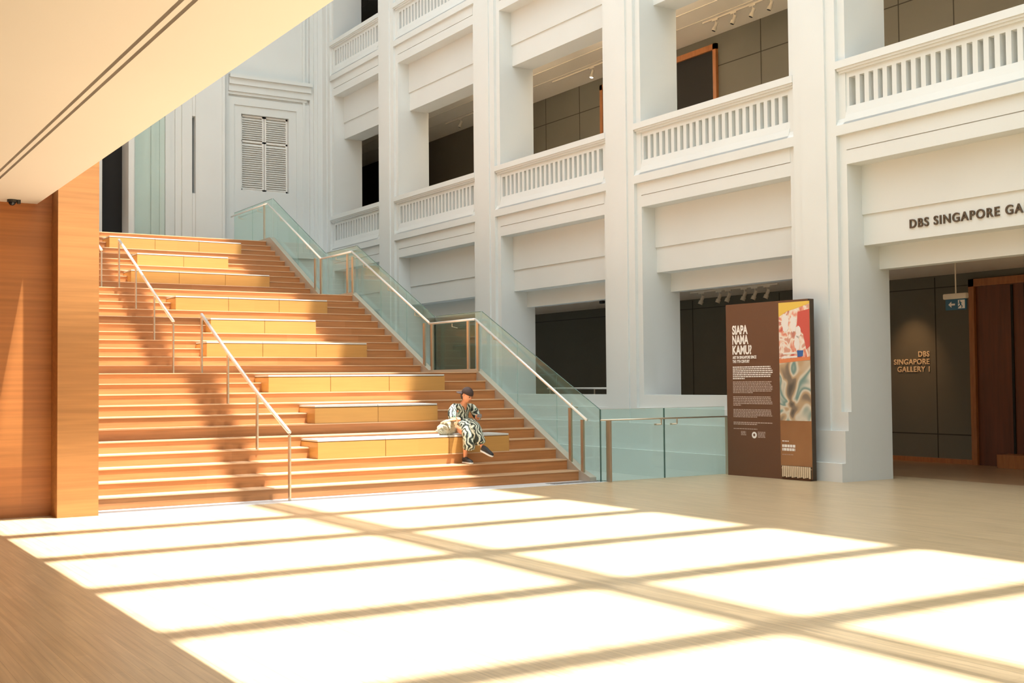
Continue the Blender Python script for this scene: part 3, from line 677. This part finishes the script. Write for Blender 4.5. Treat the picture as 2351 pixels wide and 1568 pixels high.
tag(MB().box(17.33, 17.37, 29.0, 31.4, 9.37, 9.40).build('lighting_track', M['fitting']), 'cream lighting track on the upper ceiling of the fourth bay', 'track')
spot(17.35, 30.5, 9.37, 'faint cream spotlight on the upper ceiling left of the third column')
# sign washer lamp: a real ceiling fitting over the wall letters
t = thing('sign_lamp', (17.3, 14.9, 3.43), 'small ceiling lamp washing the wall lettering with warm light', 'lamp')
MB().tube([(17.3, 14.9, 3.43), (17.3, 14.9, 3.36), ], .05, 16).build('lamp_body', M['fitting'], t)
ld = bpy.data.lights.new('sign_wash', 'SPOT'); ld.energy = 100; ld.color = (1, .55, .25); ld.spot_size = R(56); ld.spot_blend = 1; ld.shadow_soft_size = .05
lo = bpy.data.objects.new('sign_wash', ld); COL.objects.link(lo); lo.location = (0, 0, -.1); lo.parent = t
lo.rotation_euler = (Vector((17.3, 14.9, 3.33)) - Vector((18.2, 14.9, 1.75))).to_track_quat('Z', 'Y').to_euler()
t = thing('ceiling_sensor', (16.5, 22.4, 3.43), 'small black sensor under the ceiling of the dark opening left of centre', 'sensor')
MB().box(16.46, 16.54, 22.33, 22.47, 3.36, 3.43).build('sensor_body', M['dark'], t, bev=.01)

# ------------------------------------------------------------------ seated woman
P0 = Vector((9.12, 15.98, .745))
woman = thing('person', P0, 'person in dark cap and patterned dress sitting on the lowest bench, looking at a phone', 'person')
def skin_mesh(name, mt, nodes, edges, parent, sub=2, root=0, cut=None, extra=None):
    me = bpy.data.meshes.new(name); me.from_pydata([tuple(Vector(n_[0]) - P0) for n_ in nodes], edges, [])
    o = bpy.data.objects.new(name, me); COL.objects.link(o)
    md = o.modifiers.new('s', 'SKIN'); md.use_smooth_shade = True; md.branch_smoothing = .4
    for v, n_ in zip(me.skin_vertices[0].data, nodes):
        v.radius = n_[1] if isinstance(n_[1], tuple) else (n_[1], n_[1])
    me.skin_vertices[0].data[root].use_root = True
    sb = o.modifiers.new('u', 'SUBSURF'); sb.levels = sub; sb.render_levels = sub
    bpy.context.view_layer.update()
    e = bpy.data.meshes.new_from_object(o.evaluated_get(bpy.context.evaluated_depsgraph_get()))
    bpy.data.objects.remove(o)
    bm = bmesh.new(); bm.from_mesh(e)
    if extra: extra(bm)
    if cut:
        bad = [fc for fc in bm.faces if cut(fc.calc_center_median() + P0, fc.normal)]
        bmesh.ops.delete(bm, geom=bad, context='FACES')
    bm.to_mesh(e); bm.free(); e.name = name; e.materials.clear(); e.materials.append(mt)
    e.polygons.foreach_set('use_smooth', [True] * len(e.polygons))
    ob = bpy.data.objects.new(name, e); COL.objects.link(ob); ob.parent = parent; return ob
HR = Matrix.Rotation(R(22), 3, 'Z') @ Matrix.Rotation(R(30), 3, 'X')       # head looks down and towards her phone
HC = Vector((9.15, 15.955, 1.352))
def head_fn(p, q):
    # local: -y is the face
    x, y, z = q
    fx = p
    jaw = max(0, -fx.z)
    x *= 1 - .30 * jaw ** 1.6; y = y * (1 - .12 * jaw) - .012 * jaw
    if fx.y < 0:
        w = math.exp(-((fx.x / .16) ** 2)); face = -fx.y
        y -= .024 * w * math.exp(-(((fx.z + .12) / .17) ** 2)) * face            # nose
        y -= .008 * math.exp(-((fx.x / .3) ** 2)) * math.exp(-(((fx.z + .50) / .10) ** 2))   # lips
        y -= .012 * math.exp(-((fx.x / .35) ** 2)) * math.exp(-(((fx.z + .84) / .14) ** 2))  # chin
        for s in (-1, 1): y += .010 * math.exp(-(((fx.x - s * .38) / .16) ** 2)) * math.exp(-(((fx.z - .06) / .12) ** 2))  # sockets
        y -= .004 * math.exp(-(((fx.z - .22) / .09) ** 2))
    return Vector((x, y, z))
def add_head(bm):
    mb = MB(); mb.ball((0, 0, 0), (.071, .088, .112), 32, 24, head_fn)
    for s in (-1, 1):
        mb.ball((s * .071, .012, -.005), (.010, .018, .030), 10, 8)
    vs = [bm.verts.new(HR @ Vector(v) + HC - P0) for v in mb.v]
    for q in mb.f:
        try: bm.faces.new([vs[i] for i in dict.fromkeys(q)])
        except Exception: pass
def finger_nodes(base, dirs, lens, r0):
    out = []; p = Vector(base)
    for i, (d, l) in enumerate(zip(dirs, lens)):
        p = p + Vector(d).normalized() * l; out.append((tuple(p), r0 * (1 - .13 * i)))
    return out
nodes = [((9.12, 16.12, .87), .095), ((9.125, 16.10, 1.0), .08), ((9.135, 16.08, 1.13), .088), ((9.14, 16.05, 1.215), .066), ((9.145, 16.01, 1.255), .042), ((9.148, 15.98, 1.30), .042)]
edges = [(0, 1), (1, 2), (2, 3), (3, 4), (4, 5)]
def chain(start, ns):
    k = start
    for n_ in ns:
        nodes.append(n_); edges.append((k, len(nodes) - 1)); k = len(nodes) - 1
    return k
# her right arm (left in the picture) reaches to the bag strap
wr = chain(2, [((8.985, 16.09, 1.175), .048), ((8.935, 16.06, 1.08), .042), ((8.895, 15.99, .985), .036), ((8.885, 15.89, .985), .030), ((8.882, 15.82, 1.0), .022)])
pr_ = chain(wr, [((8.882, 15.785, 1.005), (.026, .015))])
for j, dx in enumerate((-.024, -.008, .008, .022)):
    ln = (.030, .034, .031, .024)[j]
    b0 = len(nodes); nodes.append(((8.882 + dx, 15.752, 1.008), .0085)); edges.append((pr_, b0))
    chain(b0, finger_nodes((8.882 + dx, 15.752, 1.008), [(0, -.6, -.7), (0, .2, -1), (0, .9, -.3)], [ln, ln * .7, ln * .5], .008))
b0 = len(nodes); nodes.append(((8.905, 15.79, .995), .010)); edges.append((pr_, b0)); chain(b0, [((8.915, 15.765, .975), .0085), ((8.905, 15.745, .962), .008)])
# her left arm holds the phone
wl = chain(2, [((9.295, 16.08, 1.175), .048), ((9.335, 16.03, 1.08), .042), ((9.345, 15.95, .99), .036), ((9.27, 15.85, .985), .029), ((9.215, 15.795, 1.0), .021)])
pl_ = chain(wl, [((9.20, 15.765, 1.012), (.025, .014))])
for j in range(4):
    bx = Vector((9.222 - .004 * j, 15.735 + .004 * j, 1.030 - .018 * j)); ln = (.028, .032, .030, .023)[j]
    b0 = len(nodes); nodes.append((tuple(bx), .0085)); edges.append((pl_, b0))
    chain(b0, finger_nodes(bx, [(.5, -.9, .1), (-.5, -.8, .1), (-.9, .1, .1)], [ln, ln * .7, ln * .5], .008))
b0 = len(nodes); nodes.append(((9.182, 15.745, 1.028), .0105)); edges.append((pl_, b0)); chain(b0, [((9.178, 15.72, 1.045), .009), ((9.185, 15.698, 1.052), .008)])
# legs: right foot down, left crossed over
chain(0, [((9.03, 16.02, .83), .078), ((9.005, 15.78, .80), .062), ((9.0, 15.72, .76), .055), ((8.995, 15.735, .60), .048), ((8.995, 15.755, .44), .030), ((8.993, 15.755, .385), .032), ((8.992, 15.70, .355), .032), ((8.988, 15.60, .342), .024)])
chain(0, [((9.20, 16.02, .86), .078), ((9.13, 15.76, .905), .062), ((9.11, 15.70, .875), .055), ((9.125, 15.60, .74), .047), ((9.145, 15.51, .60), .029), ((9.15, 15.495, .555), .030), ((9.165, 15.44, .525), .030), ((9.195, 15.36, .475), .022)])
body = skin_mesh('body', M['skin'], nodes, edges, woman, sub=2, extra=add_head)
# dress
dn = [((9.12, 16.12, .865), .135), ((9.125, 16.105, .985), .108), ((9.13, 16.09, 1.09), .122), ((9.138, 16.07, 1.185), .088),
      ((9.00, 16.09, 1.18), .066), ((8.945, 16.07, 1.10), .078), ((8.905, 16.0, 1.01), .064), ((8.89, 15.93, .988), .042),
      ((9.285, 16.08, 1.18), .066), ((9.335, 16.04, 1.10), .078), ((9.35, 15.97, 1.01), .064), ((9.29, 15.88, .988), .042),
      ((9.10, 15.93, .85), .135), ((9.04, 15.76, .81), .115), ((9.02, 15.68, .74), .105), ((9.015, 15.665, .60), .094), ((9.01, 15.67, .505), .098),
      ((9.15, 15.80, .895), .105), ((9.125, 15.68, .87), .10), ((9.125, 15.60, .76), .092), ((9.135, 15.545, .66), .088), ((9.14, 15.52, .60), .094)]
de = [(0, 1), (1, 2), (2, 3), (3, 4), (4, 5), (5, 6), (6, 7), (3, 8), (8, 9), (9, 10), (10, 11), (0, 12), (12, 13), (13, 14), (14, 15), (15, 16), (12, 17), (17, 18), (18, 19), (19, 20), (20, 21)]
def dcut(c, nrm):
    v = c.z > 1.09 and abs(c.x - 9.145) < (c.z - 1.09) * .42 and c.y < 16.05
    hem = nrm.z < -.75 and (c.z < .47 or (c.y < 15.6 and c.z < .57))
    neck = c.z > 1.235
    return v or hem or neck
def folds(bm):
    for v in bm.verts:
        p = v.co + P0
        if p.z < .80 and p.y < 15.95:
            a = math.atan2(p.y - 15.66, p.x - 9.06); w = min(1, (.82 - p.z) / .3)
            d = Vector((p.x - 9.06, p.y - 15.66, 0)); 
            if d.length > 1e-4: v.co += d.normalized() * .014 * w * math.sin(a * 7 + p.z * 5)
        else:
            v.co += Vector(noise.noise_vector(p * 14)) * .006
skin_mesh('dress', M['dress'], dn, de, woman, sub=3, cut=dcut, extra=folds)
MB().box(-.004, .004, -.02, .02, 0, .006)
# face details, cap, hair
def hp(x, y, z): return HR @ Vector((x, y, z)) + HC
mb = MB()
for s in (-1, 1): mb.ball(hp(s * .027, -.080, .004), .0085, 10, 8)
mb.build('eyes', M['hair'], woman, smooth=True)
mb = MB(); mb.tube([hp(-.020, -.087, -.056), hp(-.008, -.095, -.053), hp(.008, -.095, -.053), hp(.020, -.087, -.056)], [.002, .005, .005, .002], 8); mb.build('mouth', M['lips'], woman, smooth=True)
mb = MB()
for s in (-1, 1): mb.tube([hp(s * .014, -.089, .024), hp(s * .030, -.087, .029), hp(s * .046, -.076, .024)], [.003, .0035, .002], 6)
mb.build('eyebrows', M['hair'], woman)
def capfn(p, q):
    return Vector((q.x, q.y, max(q.z, -.012 + (.03 * p.y if p.y > 0 else -.01 * p.y)) if p.y > -2 else q.z))
mb = MB(); mb.ball((0, .006, .030), (.083, .102, .096), 28, 18, lambda p, q: Vector((q.x, q.y, max(q.z, -.004 - .035 * max(0, p.y)))))
mb.v = [tuple(HR @ Vector(v) + HC) for v in mb.v]; cp = mb.build('cap', M['cap_cloth'], woman, smooth=True)
mb = MB(); N = 12                                                             # peak, worn turned back over her right shoulder
ang0 = R(128)
top = []; 
for i in range(N + 1):
    a = -1 + 2 * i / N
    th = ang0 + a * .55
    inner = (.080 * math.cos(th) * 1.0, .100 * math.sin(th), .018)
    rr = .075 * math.cos(a * 1.45) + .004
    outer = (inner[0] + rr * math.cos(ang0 + a * .25), inner[1] + rr * math.sin(ang0 + a * .25), .018 - .020 - .02 * rr / .075)
    top += [inner, outer]
vs = []; fs = []
for p in top: vs += [p, (p[0], p[1], p[2] - .005)]
for i in range(N):
    k = i * 4
    fs += [(k, k + 2, k + 6, k + 4), (k + 1, k + 5, k + 7, k + 3), (k + 2, k + 3, k + 7, k + 6), (k, k + 4, k + 5, k + 1)]
mb.add([tuple(HR @ Vector(v) + HC) for v in vs], fs); mb.build('peak', M['cap_cloth'], cp)
mb = MB(); mb.ball((0, .030, -.020), (.074, .072, .080), 18, 12, lambda p, q: Vector((q.x, max(q.y, -.01), q.z)))
mb.v = [tuple(HR @ Vector(v) + HC) for v in mb.v]; mb.build('hair', M['hair'], woman, smooth=True)
# shoes
def shoe(heel, toe, upv):
    heel, toe, upv = Vector(heel), Vector(toe), Vector(upv).normalized(); d = (toe - heel); L = d.length; d.normalize(); side = d.cross(upv).normalized(); upv = side.cross(d)
    def foot(name, mt, z0, z1, g, par):
        prof = [(0, .55), (.06, .85), (.2, .95), (.4, .86), (.6, .98), (.78, 1.05), (.92, .85), (1, .45)]
        hh = [.95, 1, 1, .92, .72, .55, .45, .30] if g else [1] * 8
        mb = MB(); vs = []; n_ = 10
        for (t_, w), h in zip(prof, hh):
            for j in range(n_):
                a = 2 * math.pi * j / n_; cx = math.cos(a) * .042 * w * (1.0 if g else 1.12); cz = z0 + (z1 - z0) * (.5 + .5 * math.sin(a)) * h if g else z0 + (z1 - z0) * (.5 + .5 * max(-1, min(1, 1.6 * math.sin(a))))
                vs.append(heel + d * (L * (t_ * 1.04 - .02)) + side * cx + upv * cz)
        fs = [(i * n_ + j, i * n_ + (j + 1) % n_, (i + 1) * n_ + (j + 1) % n_, (i + 1) * n_ + j) for i in range(7) for j in range(n_)] + [tuple(range(n_)), tuple(range(7 * n_, 8 * n_))]
        mb.add(vs, fs); return mb.build(name, mt, par, smooth=True)
    s_ = foot('shoe', M['shoe'], .018, .105, True, woman); foot('sole', M['sole'], 0, .026, False, s_)
shoe((8.994, 15.80, .317), (8.986, 15.545, .317), (0, 0, 1))
shoe((9.135, 15.515, .505), (9.215, 15.325, .425), (.1, -.25, 1))
# phone
t = thing('phone', (9.205, 15.70, 1.02), 'small phone held up in the seated woman\'s hand', 'phone')
pm = Matrix.Translation((9.222, 15.705, 1.035)) @ Matrix.Rotation(R(-30), 4, 'Z') @ Matrix.Rotation(R(-74), 4, 'X')
MB().box(-.036, .036, -.005, .003, -.075, .075).build('case', M['phone_w'], t, xf=pm, bev=.003)
MB().box(-.033, .033, .003, .0045, -.071, .071).build('screen', M['screen'], t, xf=pm)
# tote bag
t = thing('tote_bag', (8.83, 16.02, .745), 'slouching beige leaf-patterned tote bag on the bench beside the seated woman', 'bag')
def bagfn(p, q):
    z = q.z; s = 1 + .20 * noise.noise(p * 2.3) + .08 * noise.noise(p * 6)
    x = q.x * s; y = q.y * s; z = q.z * s
    if z > 0: z += .05 * p.x                                                  # rises to the strap side
    return Vector((x, y, max(z, -.105)))
MB().ball((8.83, 16.03, .845), (.165, .11, .125), 36, 22, bagfn).build('bag_body', M['bag'], t, smooth=True)
mb = MB()
for dy in (-.05, .05):
    pts_ = []
    A_ = Vector((8.74, 16.0 + dy, .93)); B_ = Vector((8.885, 15.76, .985)); C_ = Vector((8.93, 16.0 + dy, .86))
    for i in range(9): u = i / 8; pts_.append(A_.lerp(B_, u) + Vector((0, 0, .02 * math.sin(u * math.pi))))
    for i in range(1, 9): u = i / 8; pts_.append(B_.lerp(C_, u))
    mb.tube(pts_, .013, 8)
mb.build('straps', M['strap'], t, smooth=True)
